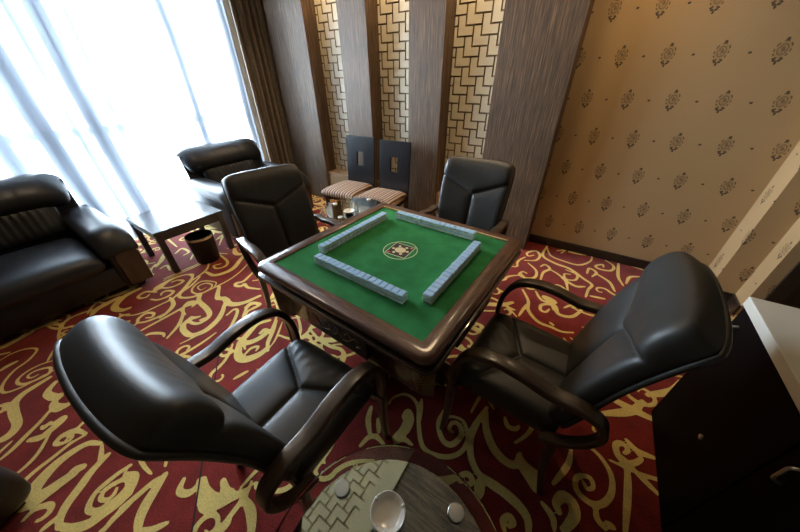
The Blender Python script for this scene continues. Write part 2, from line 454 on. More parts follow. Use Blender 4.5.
for gi in range(3):
    x0, x1 = PIL[gi][1], PIL[gi+1][0]
    back = slab('lattice_panel', x0, x1, YB-0.016, YB, ZL, ZC, MAT['niche'], wall_back, label='cream lattice panel of interlocking L tiles between pilasters')
    slab('niche_ledge', x0, x1, YP+0.03, YB, 0, ZL, MAT['ledge'], wall_back, bev=0.003)
    ox = -1.262 + (x0+1.362); oz = 1.854
    for i in range(-30, 40):
        for j in range(-30, 40):
            px, pz = ox+A*(i+2*j), oz+A*(i-j)
            if px > x1 or px+2*A < x0 or pz > ZC or pz+2*A < ZL: continue
            if px+G >= x0+0.001 and px+2*A-G <= x1-0.001 and pz+G >= ZL and pz+2*A-G <= ZC:
                link('lattice_tile', full, back, (px, YB-0.016, pz))
            else:
                # cut pieces: split the L into its upright and its foot
                rects = [(GL, A-GR, GL, 2*A-GR), (A-GR, 2*A-GR, GL, A-GR)]
                cs = []
                for (a, c, d, e) in rects:
                    X0, X1 = max(px+a, x0+0.002), min(px+c, x1-0.002); Z0, Z1 = max(pz+d, ZL+0.001), min(pz+e, ZC-0.002)
                    if X1-X0 > 0.004 and Z1-Z0 > 0.004: cs.append((X0, X1, Z0, Z1))
                if not cs: continue
                mb = MB()
                for X0, X1, Z0, Z1 in cs:
                    q = [(X0, Z0), (X1, Z0), (X1, Z1), (X0, Z1)]; k = len(mb.v)
                    mb.cur = 0; mb.add([(x-px, 0, z-pz) for x, z in q]+[(x-px, -TD, z-pz) for x, z in q], [(4, 5, 6, 7)])
                    for t in range(4): mb.f.append((k+t, k+(t+1) % 4, k+4+(t+1) % 4, k+4+t)); mb.m.append(1)
                link('lattice_tile', mb.mesh('lattice_tile', [MAT['cream_tile'], MAT['tile_side']]), back, (px, YB-0.016, pz))

cband = slab('ceiling_lattice', -1.40, -.80, YF, 2.79, ZC-.012, ZC, MAT['niche'], ceil, label='ceiling band of cream L-shaped lattice tiles')
for i in range(-40, 60):
    for j in range(-40, 60):
        px, py = -1.38+A*(i+2*j), .6-A*(i-j)
        if px < -1.555 or px+2*A > -.645 or px > -.80 or px+2*A < -1.40 or py-2*A < -.3 or py > 2.0: continue
        link('lattice_tile', full_c, cband, (px, py, ZC-.012), (PI/2, 0, 0)).scale = (1, .6, 1)
# window wall
WX = -4.33
wall_left = slab('wall_left', WX-0.10, WX+0.0, 2.72, YB, 0, ZC, MAT['wallpaint'], kind='structure')
slab('wall_section', WX-0.10, WX, YF, -0.1, 0, ZC, MAT['wallpaint'], wall_left)
slab('wall_header', WX-0.10, WX, -0.1, 2.72, 2.62, ZC, MAT['wallpaint'], wall_left)
slab('wall_sill', WX-0.10, WX, -0.1, 2.72, 0, 0.08, MAT['wallpaint'], wall_left)
win = MB().box(WX-0.09, WX-0.02, -0.1, 2.72, 0.08, 0.13, 0.004).box(WX-0.09, WX-0.02, -0.1, 2.72, 2.57, 2.62, 0.004).obj('window_1', MAT['alu'], kind='structure', label='tall window wall behind the sheer curtain')
MB().box(WX-0.09, WX-0.02, -0.1, 2.72, 1.035, 1.105, 0.004).obj('transom', MAT['alu'], win)
ms = [-0.07, 0.85, 1.77, 2.69]
for y in ms: MB().box(WX-0.09, WX-0.02, y-0.028, y+0.028, 0.13, 2.57, 0.004).obj('mullion', MAT['alu'], win)
for i in range(3):
    for z0, z1 in ((0.13, 1.035), (1.105, 2.57)):
        MB().box(WX-0.06, WX-0.054, ms[i]+0.028, ms[i+1]-0.028, z0, z1).obj('pane', MAT['pane'], win)

def curtain(y0, y1, x, amp, per, z0, z1, jit, n=12, pinch=0):
    pts = []; ph = 0; y = y0; st = per/n; rng = random.Random(int(abs(y0)*100)+3)
    a = amp; pr = per
    while y <= y1:
        pts.append((x+a*math.sin(ph)+0.35*a*math.sin(2.3*ph+1), y)); ph += 2*PI*st/pr; y += st
        a += (amp*rng.uniform(1-jit, 1+jit)-a)*0.10; pr += (per*rng.uniform(1-jit*0.8, 1+jit)-pr)*0.10
    zs = [z0+(z1-z0)*k/6 for k in range(7)]
    vs = []; fs = []; m = len(pts)
    for k, z in enumerate(zs):
        for (px, py) in pts: vs.append((x+(px-x)*(1.0-0.25*k/6), py, z))
    for k in range(6):
        for i in range(m-1): fs.append((k*m+i, k*m+i+1, (k+1)*m+i+1, (k+1)*m+i))
    return MB().add(vs, fs)
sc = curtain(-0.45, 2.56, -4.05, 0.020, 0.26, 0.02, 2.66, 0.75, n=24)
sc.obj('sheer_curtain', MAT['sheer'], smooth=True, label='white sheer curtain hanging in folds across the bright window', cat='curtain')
dr = thing('drape', 'brown gathered drape hanging beside the zebra wood pilaster', 'drape', (-3.80, 2.46, 0.0))
d2 = curtain(0, 0.54, 0, 0.040, 0.085, 0.02, 2.66, 0.35, n=14)
do = d2.obj('fabric', MAT['drape'], dr, smooth=True)
so = do.modifiers.new('thick', 'SOLIDIFY'); so.thickness = 0.004
rod = thing('curtain_rail', 'metal curtain rail above the sheer curtain', 'curtain rail', (-3.93, 0.6, 2.66))
MB().box(-0.15, 0.17, -2.25, 2.2, 0.004, 0.03, 0.004).obj('track', MAT['alu'], rod)
MB().box(-0.02, 0.02, -2.25, 2.2, 0.03, 0.09, 0.004).obj('bracket', MAT['alu'], rod)

# ------------------------------------------------------------------ carpet scrolls, inlaid in the pile
ST = [
 (0, 340, .188, [(.026, [(0,110),(60,75),(130,50),(185,45),(195,60),(150,110),(80,160),(30,215),(10,255),(20,280),(70,270),(150,235),(230,190),(285,165)]),
  (.028, [(285,110),(220,130),(150,165),(100,205),(95,230),(130,235),(200,210),(260,180),(270,150),(240,150),(190,165),(155,185),(150,200),(175,200),(210,180)]),
  (.05, [(265,200),(190,245),(120,290),(75,340),(75,390),(90,440),(60,490),(0,532)]), (.04, [(0,165),(40,140),(90,115)]),
  ((.03,.055), [(295,225),(262,262),(252,288),(285,305)]), ((.055,.03), [(280,303),(305,305),(325,290)]), ((.03,.06), [(325,300),(290,330),(290,352),(320,362)]), ((.06,.03), [(310,362),(350,350),(375,335)]), (.03, [(270,370),(220,430),(160,490),(120,532)]),
  (.032, [(225,470),(245,455),(290,440),(335,412),(340,425),(280,480),(210,530)]), (.03, [(460,500),(400,480),(340,500),(310,520)]), (.04, [(0,350),(35,345),(20,375),(0,385)])]),
 (0, 420, .2104, [(.05, [(90,0),(75,40),(40,80),(0,100)]), (.035, [(190,10),(120,80),(60,140),(0,190)]), (.045, [(140,95),(200,80),(250,40),(300,0)]),
  (.03, [(240,10),(210,38),(200,30)]), (.026, [(240,60),(180,160),(100,240),(0,310)]), (.03, [(410,70),(340,110),(250,180),(160,250),(100,310),(65,370),(60,400),(90,430)]),
  (.032, [(335,95),(345,78),(320,70),(285,85),(265,110),(285,115),(330,100)]),
  ((.085,.022), [(125,392),(150,345),(200,280),(265,212),(340,155),(420,112),(480,112)]), ((.085,.05), [(125,392),(170,380),(230,340),(300,290),(350,255)]), ((.05,.028), [(340,262),(385,225),(398,222)]), ((.03,.036), [(398,225),(360,232),(330,262)]),
  (.045, [(515,165),(440,240),(380,320),(320,400),(290,460),(280,510)]), (.03, [(485,120),(475,200),(430,260)]), (.034, [(110,480),(160,430),(220,405),(245,410),(235,440),(200,470),(175,480)]),
  (.03, [(190,532),(240,490),(280,460)]), (.045, [(290,505),(340,515),(420,495),(500,440),(570,390),(618,350)]),
  (.04, [(618,215),(540,270),(460,340),(422,410),(435,435),(480,425),(560,370),(610,310),(600,280),(550,300),(495,340),(480,375),(510,380),(545,350),(555,325)]), (.035, [(490,532),(540,470),(618,400)])]),
 (100, 420, .2104, [(.03, [(150,215),(80,260),(0,330)]), (.035, [(120,255),(172,262),(150,330),(90,400),(0,470)]), (.036, [(0,532),(40,500),(110,420),(190,350),(260,290),(310,265)]),
  (.05, [(310,260),(270,320),(220,400),(190,470),(180,532)]), (.035, [(180,525),(240,525),(320,490)]), (.04, [(400,280),(378,330),(392,348),(430,345),(465,310),(470,285)]),
  ((.035,.09), [(490,285),(492,340),(515,392)]), ((.09,.05), [(515,392),(560,388),(618,368)]), ((.03,.05), [(585,290),(600,340),(618,352)]), (.03, [(575,532),(618,480)])]),
 (200, 400, .2481, [(.03, [(210,330),(180,390),(120,470),(70,532)]), (.045, [(180,400),(205,450),(210,532)]), (.03, [(225,335),(260,385)]), ((.07,.03), [(15,395),(50,418),(110,400),(180,370)])]),
 (80, 260, .1504, [(.06, [(400,190),(300,240),(240,295),(235,325),(280,335),(330,320)]), (.035, [(330,360),(270,375),(235,410)]),
  (.032, [(260,360),(330,370),(420,350),(520,305),(610,260),(660,220),(690,190),(730,140),(750,110),(740,95),(650,110),(560,150),(500,185),(490,210)]),
  (.034, [(520,185),(590,185),(650,165),(688,140),(650,135),(610,148)]), (.06, [(510,200),(540,170),(580,145)]), (.034, [(510,215),(440,212),(390,240),(400,255),(440,248),(462,230)]),
  (.034, [(470,262),(520,265),(590,240),(622,210),(580,205),(545,220),(540,235)]), (.034, [(340,450),(380,420),(390,390),(440,355),(490,355),(480,380),(440,385)]),
  (.032, [(370,490),(480,430),(600,365),(700,310),(770,290),(760,275),(720,280),(690,305)]), (.035, [(615,255),(625,300),(580,350),(520,380),(440,410),(380,420)]),
  (.035, [(690,320),(680,380),(650,440),(580,520)]), (.045, [(740,380),(690,430),(690,470),(740,500),(800,490)]), (.03, [(800,375),(740,395)]), (.022, [(550,130),(640,90),(800,20)]),
  (.034, [(800,110),(740,170),(670,220),(670,250),(750,245),(800,220)]), (.034, [(400,520),(470,490),(550,490),(560,510)]), (.06, [(80,365),(110,330),(180,290),(260,250)]),
  (.04, [(260,440),(320,410),(300,440)]), (.03, [(330,470),(380,465)])]),
 (160, 230, .1693, [(.03, [(0,350),(60,300),(150,265),(190,275),(180,310),(115,380),(130,400),(200,395),(300,350),(400,300),(470,250),(520,200)]),
  (.026, [(315,345),(330,310),(250,303),(200,335),(190,365),(230,378),(290,352),(308,325),(270,315),(225,335),(240,355),(275,340)]),
  (.036, [(350,145),(398,185),(385,215),(335,228),(318,212),(360,200)]), (.05, [(275,250),(320,268),(390,250),(440,220),(480,170),(520,130)]), (.03, [(290,200),(270,240),(190,300)]),
  (.05, [(350,335),(340,400),(380,405),(410,438),(480,435),(590,390)]), (.04, [(590,350),(520,340),(500,320),(480,332),(450,330),(450,315),(490,305),(520,280),(560,240)]),
  (.045, [(240,385),(232,420),(280,470),(290,510),(240,532)]), (.032, [(150,500),(130,470),(170,435),(210,435),(190,455)]), (.04, [(60,400),(78,440),(40,490),(0,520)]),
  (.032, [(500,460),(540,430),(592,438),(560,460),(520,480),(500,520)]), (.055, [(440,110),(450,140),(500,145)]), (.02, [(20,300),(190,225),(330,160)]),
  (.035, [(90,140),(130,110),(170,130),(140,150)]), (.03, [(0,230),(40,210),(60,240)]), (.03, [(330,60),(370,30),(350,90)]), (.03, [(100,100),(40,40),(120,20)])]),
 (180, 290, .1693, [(.042, [(110,30),(110,70),(170,120),(170,160),(110,198),(62,190),(70,165),(110,160)]), (.05, [(25,220),(25,250),(70,268),(150,240),(220,180),(250,130),(265,80)]),
  (.02, [(0,320),(80,280),(180,230)]), (.05, [(225,0),(225,45),(270,55),(300,82),(380,75),(470,35)]), (.034, [(275,150),(320,115),(340,125),(320,180),(290,230),(230,300)]),
  (.034, [(370,160),(400,100),(440,80),(465,92),(430,105)]), (.05, [(530,180),(460,200),(410,250),(370,300),(400,312),(460,290),(515,250),(500,235),(475,255)]),
  (.04, [(570,180),(550,240),(520,310),(520,360)]), (.034, [(230,375),(260,390),(308,362),(262,350),(238,372)]), (.06, [(350,310),(345,390),(390,410),(470,380),(520,340)]),
  (.028, [(380,385),(420,345),(462,335),(450,360)]), (.02, [(605,190),(565,290),(530,340)]), (.03, [(320,525),(400,480)])]),
 (500, 235, .188, [(.04, [(250,60),(228,110),(290,150),(370,180),(440,230),(488,265),(470,290),(455,330)]), (.03, [(250,65),(270,110),(340,140),(420,160),(480,140),(490,110)]),
  (.034, [(130,135),(190,135),(212,110),(190,85),(145,95),(150,112),(180,108)]), (.034, [(150,150),(192,190),(185,225),(140,230),(102,212),(120,195),(143,205)]),
  (.034, [(215,240),(230,200),(265,180),(240,158),(215,168)]), (.03, [(262,182),(310,210),(350,250),(362,310)]), (.028, [(350,185),(408,212),(400,240),(352,235),(342,208),(375,210)]),
  (.04, [(450,275),(400,272),(330,230)]), (.034, [(462,205),(475,178),(512,200),(490,222)]), (.036, [(510,205),(580,250),(610,300)]), (.034, [(560,135),(603,165),(590,190),(530,182),(508,165),(545,158),(550,172)]),
  (.036, [(630,150),(628,220),(655,270)]), (.03, [(300,85),(345,80),(325,98)]), (.055, [(370,90),(450,105)]), (.032, [(660,150),(770,190)]), (.034, [(670,260),(690,225),(740,222)]),
  (.036, [(120,290),(150,350),(150,400),(200,460),(270,490),(330,515),(390,520)]), (.04, [(190,300),(220,345),(290,375),(310,420),(380,435),(432,400),(420,380)]), (.07, [(235,330),(290,358)]),
  (.034, [(285,400),(270,372),(222,372),(215,398),(242,410),(262,395)]), (.03, [(100,430),(140,370)]), (.035, [(480,325),(555,340)]), (.028, [(340,388),(378,375),(402,392)]), (.022, [(270,265),(320,270),(375,315)]),
  (.03, [(30,380),(80,400)]), (.03, [(265,465),(285,482)])]),
 (440, 400, .188, [(.042, [(250,40),(200,110),(165,180),(160,270),(180,350),(230,420),(320,490),(400,532)]), (.046, [(245,60),(245,150),(280,250),(340,320),(400,345),(425,290)]),
  (.05, [(420,300),(450,350),(500,390),(545,400)]), (.07, [(430,345),(480,400),(510,470)]), (.036, [(345,95),(360,140),(400,155),(420,140)]),
  (.034, [(105,440),(110,402),(150,395),(172,430),(150,452),(128,436)]), (.05, [(215,430),(205,510)])]),
 (480, 440, .225, [(.046, [(0,155),(90,220),(170,290),(210,350),(215,409)]), (.034, [(110,409),(100,360),(130,340),(150,370),(125,385)]), (.036, [(275,280),(320,340),(330,400)]),
  (.05, [(350,320),(338,280),(370,250),(410,280),(420,330),(400,370),(370,400)]), (.036, [(405,40),(390,110),(325,195)]),
  (.04, [(465,15),(530,70),(580,150),(585,230),(550,280),(500,285),(440,240),(422,190),(440,160),(490,170),(502,210),(475,218),(460,190)]), (.032, [(515,300),(520,350),(560,400)]),
  (.034, [(560,370),(595,390)]), (.04, [(640,80),(655,150),(655,250),(645,409)]), (.04, [(700,60),(715,85),(670,105),(620,80),(602,25),(630,15),(658,45),(640,60)]), (.04, [(650,0),(700,50),(775,80)]), (.036, [(670,120),(790,240)])]),
 (360, 380, .1504, [(.036, [(190,160),(220,120),(290,95),(350,120),(385,180),(390,280),(400,390),(430,460),(500,500),(600,510),(680,470),(715,380),(690,280),(620,245),(560,255)]),
  (.036, [(560,200),(520,290),(550,400),(610,430),(672,370),(660,300),(615,285),(590,330),(620,350)]), (.03, [(410,130),(400,260)]), (.06, [(295,245),(320,218),(325,270),(290,340),(230,390)]),
  (.04, [(75,180),(55,260),(65,360)]), (.034, [(0,440),(60,380),(110,380),(160,430)]), (.032, [(120,260),(125,350)]), (.032, [(230,420),(290,395),(345,430)]), (.042, [(800,250),(740,370),(740,500)])]),
]
paths = []
for ox, oy, s, L in ST:
    for w, pts in L:
        paths.append((w, [pix(ox+x*s, oy+y*s) for x, y in pts]))
occupied = {}
def mark(p):
    occupied.setdefault((int(p.x//0.12), int(p.y//0.12)), True)
for w, P in paths:
    for p in spline(P, 5): mark(p)
def is_free(x, y, r=1):
    i, j = int(x//0.12), int(y//0.12)
    return not any((i+a, j+c) in occupied for a in range(-r, r+1) for c in range(-r, r+1))
def curl(cx, cy, r, a0, turns, sg, tail):
    P = []
    for i in range(14):
        t = i/13; rr = r*(0.18+0.82*t); a = a0+sg*turns*2*PI*t
        P.append(Vector((cx+rr*math.cos(a), cy+rr*math.sin(a), 0)))
    d = (P[-1]-P[-2]).normalized(); nrm = Vector((-d.y, d.x, 0))*sg
    for k in (1, 2, 3): P.append(P[-1]+d*tail/3-nrm*0.03*k*0.6)
    return P
rng = random.Random(11)
cells = []
gx = XL+0.15
while gx < XR-0.1:
    gy = YF+0.1
    while gy < YB-0.1: cells.append((gx, gy)); gy += 0.24
    gx += 0.24
for k, (x, y) in enumerate(cells):
    x += rng.uniform(-.06, .06); y += rng.uniform(-.06, .06)
    if not is_free(x, y): continue
    sg = 1 if rng.random() > 0.5 else -1; a0 = rng.uniform(0, 6.28)
    paths.append((rng.uniform(.032, .04), curl(x, y, rng.uniform(.075, .12), a0, rng.uniform(1.0, 1.5), sg, rng.uniform(.16, .30))))
    b0 = a0+1.5; c = Vector((x+.17*math.cos(b0), y+.17*math.sin(b0), 0)); d = Vector((-math.sin(b0), math.cos(b0), 0))
    paths.append((.05, [c-d*.12, c+Vector((.03, .02, 0)), c+d*.11+Vector((.0, .05, 0))]))
for w, P in paths[-400:]:
    for p in spline(P, 5): mark(p)
gx = XL+0.2
while gx < XR-0.1:      # smaller curls in the gaps that are left
    gy = YF+0.1
    while gy < YB-0.1:
        x, y = gx+rng.uniform(-.04, .04), gy+rng.uniform(-.04, .04); gy += 0.13
        if not is_free(x, y, 0) or is_free(x, y, 3): continue
        q = curl(x, y, rng.uniform(.045, .07), rng.uniform(0, 6.28), rng.uniform(.7, 1.1), rng.choice((-1, 1)), rng.uniform(.08, .16))
        if sum(not is_free(p.x, p.y, 0) for p in q) > 5: continue
        paths.append((.034, q))
        for p in q: mark(p)
    gx += 0.13
import numpy as np
CELL = 0.010
NX, NY = int((XR-XL-.02)/CELL), int((YB-YF-.02)/CELL)
F = np.full((NX+1, NY+1), -1.0)
gxs = XL+.01+np.arange(NX+1)*CELL; gys = YF+.01+np.arange(NY+1)*CELL
for w, P in paths:
    Q = spline(P, 7); n = len(Q); Ls = [0]
    for i in range(1, n): Ls.append(Ls[-1]+(Q[i]-Q[i-1]).length)
    T = Ls[-1] or 1
    for i in range(n-1):
        a, c = Q[i], Q[i+1]
        s_ = (Ls[i]+Ls[i+1])/2/T
        k = 0.42*(w[0]+(w[1]-w[0])*s_) if isinstance(w, tuple) else w*(0.40 if w > .042 else 0.29 if len(P) > 9 else 0.335)*(0.62+0.5*math.sin(PI*s_))
        m_ = k+.02
        i0 = max(0, int((min(a.x, c.x)-m_-gxs[0])/CELL)); i1 = min(NX, int((max(a.x, c.x)+m_-gxs[0])/CELL)+1)
        j0 = max(0, int((min(a.y, c.y)-m_-gys[0])/CELL)); j1 = min(NY, int((max(a.y, c.y)+m_-gys[0])/CELL)+1)
        if i1 < i0 or j1 < j0: continue
        gx_, gy_ = np.meshgrid(gxs[i0:i1+1], gys[j0:j1+1], indexing='ij')
        dx, dy = c.x-a.x, c.y-a.y; l2 = dx*dx+dy*dy+1e-12
        tt = np.clip(((gx_-a.x)*dx+(gy_-a.y)*dy)/l2, 0, 1)
        d = k-np.hypot(gx_-a.x-tt*dx, gy_-a.y-tt*dy)
        F[i0:i1+1, j0:j1+1] = np.maximum(F[i0:i1+1, j0:j1+1], d)
cb = MB(); ZS = 0.0015
ins = F > 0
allin = ins[:-1, :-1] & ins[1:, :-1] & ins[:-1, 1:] & ins[1:, 1:]
anyin = ins[:-1, :-1] | ins[1:, :-1] | ins[:-1, 1:] | ins[1:, 1:]
for i in range(NX):
    j = 0; col = allin[i]
    idx = np.nonzero(col)[0]
    if len(idx):
        runs = np.split(idx, np.nonzero(np.diff(idx) > 1)[0]+1)
        for r in runs:
            cb.add([(gxs[i], gys[r[0]], ZS), (gxs[i+1], gys[r[0]], ZS), (gxs[i+1], gys[r[-1]+1], ZS), (gxs[i], gys[r[-1]+1], ZS)], [(0, 1, 2, 3)])
    for j in np.nonzero(anyin[i] & ~col)[0]:
        cs = [(i, j), (i+1, j), (i+1, j+1), (i, j+1)]; out = []
        for q in range(4):
            A_, B_ = cs[q], cs[(q+1) % 4]; fa, fb = F[A_], F[B_]
            if fa > 0: out.append((gxs[A_[0]], gys[A_[1]], ZS))
            if (fa > 0) != (fb > 0):
                t_ = fa/(fa-fb); out.append((gxs[A_[0]]+(gxs[B_[0]]-gxs[A_[0]])*t_, gys[A_[1]]+(gys[B_[1]]-gys[A_[1]])*t_, ZS))
        if len(out) >= 3: cb.add(out, [tuple(range(len(out)))])
cb.obj('carpet_scrollwork', MAT['carpet_gold'], floor, kind='stuff', label='gold scrolling pattern in the carpet')
a, c = pix(215, 380), pix(192, 532); d = (c-a).normalized(); a -= d*.4; c += d*.5
nn = Vector((-d.y, d.x, 0))*0.0035
MB().add([(*(a+nn).xy, .0019), (*(a-nn).xy, .0019), (*(c-nn).xy, .0019), (*(c+nn).xy, .0019)], [(0, 1, 2, 3)]).obj('carpet_seam', MAT['seam'], floor)

# ------------------------------------------------------------------ mahjong table
TC = (-0.6845, 1.010); TR = math.radians(-3.0)
tb = thing('mahjong_table', 'square mahjong table with green felt top and dark wooden rails', 'table', (*TC, 0), TR)
HO, HI, RC = 0.487, 0.418, 0.05
def rsq(h, r, n=8):
    """rounded-square perimeter starting in the middle of the -x,-y corner, ccw; returns 4 lists (sides)"""
    sides = []
    for k in range(4):
        pts = []
        def arc(cx, cy, a0, a1, m):
            return [(cx+r*math.cos(a0+(a1-a0)*i/m), cy+r*math.sin(a0+(a1-a0)*i/m)) for i in range(m+1)]
        q = arc(-h+r, -h+r, 1.25*PI, 1.5*PI, n)+[(t, -h) for t in (-.2, 0, .2)]+arc(h-r, -h+r, 1.5*PI, 1.75*PI, n)
        ca, sa = math.cos(k*PI/2), math.sin(k*PI/2)
        sides.append([(x*ca-y*sa, x*sa+y*ca) for x, y in q])
    return sides
def ring_part(side, ho, hi, prof):
    """prof: closed list of (s, z); s=0 at outer edge, 1 at inner square"""
    vs = []; fs = []; k = len(prof); n = len(side)
    for (x, y) in side:
        ix, iy = max(-hi, min(hi, x)), max(-hi, min(hi, y))
        for s, z in prof: vs.append((x+(ix-x)*s, y+(iy-y)*s, z))
    for i in range(n-1):
        for j in range(k):
            w = (j+1) % k; fs.append((i*k+j, i*k+w, (i+1)*k+w, (i+1)*k+j))
    fs.append(tuple(range(k))); fs.append(tuple((n-1)*k+j for j in range(k)))
    return MB().add(vs, fs)
profT = [(0.06, .744), (0, .749), (0, .760), (0.03, .766), (0.12, .772), (0.25, .775), (0.9, .775), (1.0, .772), (1.0, .755), (0.95, .744)]
for k, sd in enumerate(rsq(HO, RC)):
    ring_part(sd, HO, HI, profT).obj('rail', MAT['rail_x'] if k % 2 == 0 else MAT['rail_y'], tb, smooth=True, ang=35)
profL = [(0.10, .700), (0.02, .703), (0, .708), (0, .714), (0.03, .718), (0.22, .721), (0.8, .721), (0.8, .700)]
for k, sd in enumerate(rsq(HO+0.006, RC)):
    ring_part(sd, HO+0.006, HI, profL).obj('lower_rim', MAT['dark_wood'], tb, smooth=True, ang=35)
for k, sd in enumerate(rsq(HI+.006, .004, 2)):
    ring_part(sd, HI, HI-.004, [(0.1, .766), (0.1, .7765), (0.9, .7765), (0.9, .766)]).obj('edge_highlight', MAT['gold_line'], tb) if k == 2 else None  # thin bright strip standing in for the highlight along the far rail
felt = MB().box(-HI-.001, HI+.001, -HI-.001, HI+.001, .745, .767).obj('felt_top', MAT['felt'], tb)
MB().box(-.44, .44, -.44, .44, .720, .745).obj('inner_deck', MAT['dark_wood'], tb)
BH = 0.425
MB().box(-BH, BH, -BH, BH, .47, .702, .012).obj('body', MAT['dark_wood'], tb, smooth=True, ang=35)
cp = [[(-.15, .0), (-.13, .018), (-.105, .012), (-.11, -.006), (-.13, -.002)], [(-.11, .005), (-.07, -.02), (-.03, -.012), (-.02, .012), (-.04, .022), (-.055, .008), (-.04, -.004)],
      [(-.02, .0), (.0, .024), (.025, .016), (.02, -.004), (.0, -.018), (-.02, -.008)], [(.02, .01), (.05, -.02), (.09, -.012), (.10, .010), (.08, .020), (.065, .006)], [(.09, -.01), (.12, .014), (.145, .006), (.15, -.012), (.132, -.016)]]
for k in range(4):
    e = MB().box(-.185, .185, -BH-.030, -BH+.002, .535, .684, .006).obj('drawer', MAT['dark_wood'], tb, rot=(0, 0, k*PI/2))
    MB().box(-.185, .185, -BH-.034, -BH-.028, .676, .685, .001).obj('gilt_strip', MAT['gold_line'], e)
    mb = MB()
    for c in cp: mb.sweep([(x, -BH-.0305, .605+z*1.3) for x, z in [q[:] for q in spline(c, 5)]], circ(.0028, 6), (0, 1, 0))
    mb.obj('carving', MAT['carve'], e, smooth=True)
    # corner bracket with a carved flame
    br = extr('corner_bracket', [(.0, .0), (.03, -.03), (.075, -.005), (.005, .075), (-.03, .03)], .47, .70, MAT['dark_wood'], tb, loc=(0, 0, 0))
    a = k*PI/2-PI/4
    br.matrix_local = Matrix.Rotation(k*PI/2, 4, 'Z') @ Matrix.Translation((BH-.035, -BH+.035, 0)) @ Matrix.Rotation(0, 4, 'Z')
    fl = MB(); q = 1/math.sqrt(2)
    for c in ([(-.012, -.085), (-.026, -.02), (-.03, .03), (-.012, .07), (-.018, .03), (-.008, -.01)], [(.012, -.085), (.026, -.02), (.03, .04), (.026, .085), (.018, .03), (.006, .0)], [(.0, -.02), (-.012, .02), (.004, .06), (.012, .02), (.002, -.015)],
              [(-.024, -.028), (0, -.036), (.024, -.028)], [(-.020, -.045), (0, -.053), (.020, -.045)], [(-.016, -.064), (0, -.071), (.016, -.064)]):
        fl.sweep([(.0305+x*q*1.0, -.0305+x*q, .59+z) for x, z in [p[:] for p in spline(c, 5)]], circ(.0022, 6), (q, -q, 0))
    fl.obj('flame_carving', MAT['carve'], br, smooth=True)
MB().box(-.16, .16, -.16, .16, .09, .475, .01).obj('pedestal', MAT['dark_wood'], tb)
MB().box(-.36, .36, -.05, .05, .0, .09, .012).obj('foot', MAT['dark_wood'], tb)
MB().box(-.05, .05, -.36, .36, .0, .088, .012).obj('foot', MAT['dark_wood'], tb)
# emblem printed on the felt
em = link('emblem', MB().lathe([(.0845, .7671), (.0845, .7678), (.088, .7678), (.088, .7671)], 48).mesh('emblem', MAT['emb_ring']), felt, label='round pale emblem on the felt')
c0 = [pix(*p, .767) for p in ((383.5, 252.3), (397, 241.5), (416.7, 248.2), (404.2, 259.5))]
inv = (Matrix.Translation((*TC, 0)) @ Matrix.Rotation(TR, 4, 'Z')).inverted()
c1 = [(inv @ p) for p in c0]; cc = sum(c1, Vector())/4
em.location = (cc.x, cc.y, 0)
rr = 0.083; ang0 = math.atan2(c1[0].y-cc.y, c1[0].x-cc.x)
sq = lambda r: [(r*math.cos(ang0+i*PI/2), r*math.sin(ang0+i*PI/2)) for i in range(4)]
extr('emblem_square', sq(rr), .7671, .7675, MAT['emb_ring'], em); extr('emblem_field', sq(rr-.005), .7671, .7678, MAT['emb_dark'], em)
def disc(cx, cy, rx, ry, z0, z1, mat, nm):
    extr(nm, [(cx+rx*math.cos(2*PI*i/20), cy+ry*math.sin(2*PI*i/20)) for i in range(20)], z0, z1, mat, em)
disc(0, 0, .030, .026, .7671, .7681, MAT['emb_cream'], 'emblem_figure')
for i in range(6):
    a = ang0+i*PI/3+.3; disc(.040*math.cos(a), .038*math.sin(a), .008, .008, .7671, .7681, MAT['emb_cream'], 'emblem_dot')
disc(.062*math.cos(ang0), .062*math.sin(ang0), .010, .007, .7671, .7682, MAT['emb_red'], 'emblem_dot')
disc(-.060*math.cos(ang0), -.060*math.sin(ang0), .008, .008, .7671, .7682, MAT['carve'], 'emblem_dot')

# mahjong tiles: 4 walls of 17 stacks, two tiles each
TW, TDp, TH = 0.0300, 0.0405, 0.0213
mt = MB(); e = .0028
def lay(z0, z1, m, ins=0):
    mt.cur = m
    r = rrect(TW/2-.0006-ins, TDp/2-.0002-ins, .0025, 2); n = len(r)
    mt.add([(x, y, z0) for x, y in r]+[(x, y, z1) for x, y in r], [(i, (i+1) % n, n+(i+1) % n, n+i) for i in range(n)])
    return r
def cap(z, m, ins):
    mt.cur = m; r = rrect(TW/2-.0006-ins, TDp/2-.0002-ins, .0025, 2); mt.add([(x, y, z) for x, y in r], [tuple(range(len(r)))])
def cham(z0, i0, z1, i1, m):
    mt.cur = m; r0 = rrect(TW/2-.0006-i0, TDp/2-.0002-i0, .0025, 2); r1 = rrect(TW/2-.0006-i1, TDp/2-.0002-i1, .0025, 2); n = len(r0)
    mt.add([(x, y, z0) for x, y in r0]+[(x, y, z1) for x, y in r1], [(i, (i+1) % n, n+(i+1) % n, n+i) for i in range(n)])
cap(0, 0, e); cham(0, e, e, 0, 0); lay(e, .0155, 0); lay(.0155, TH-e, 1); cham(TH-e, 0, TH, e, 1); cap(TH, 1, e)
tile_me = mt.mesh('mahjong_tile', [MAT['mj_white'], MAT['mj_blue']])
WALLS = [((-.700, .722), math.radians(-2.9), 'wall nearest the ashtray', 'window'),
         ((-.983, 1.055), math.radians(87.0), 'wall nearest the window', 'pilaster'),
         ((-.656, 1.351), math.radians(-2.4), 'wall nearest the pilasters', 'window'),
         ((-.364, 1.003), math.radians(88.3), 'wall nearest the cabinet', 'pilaster')]
ORD = 'first second third fourth fifth sixth seventh eighth ninth tenth eleventh twelfth thirteenth fourteenth fifteenth sixteenth seventeenth'.split()
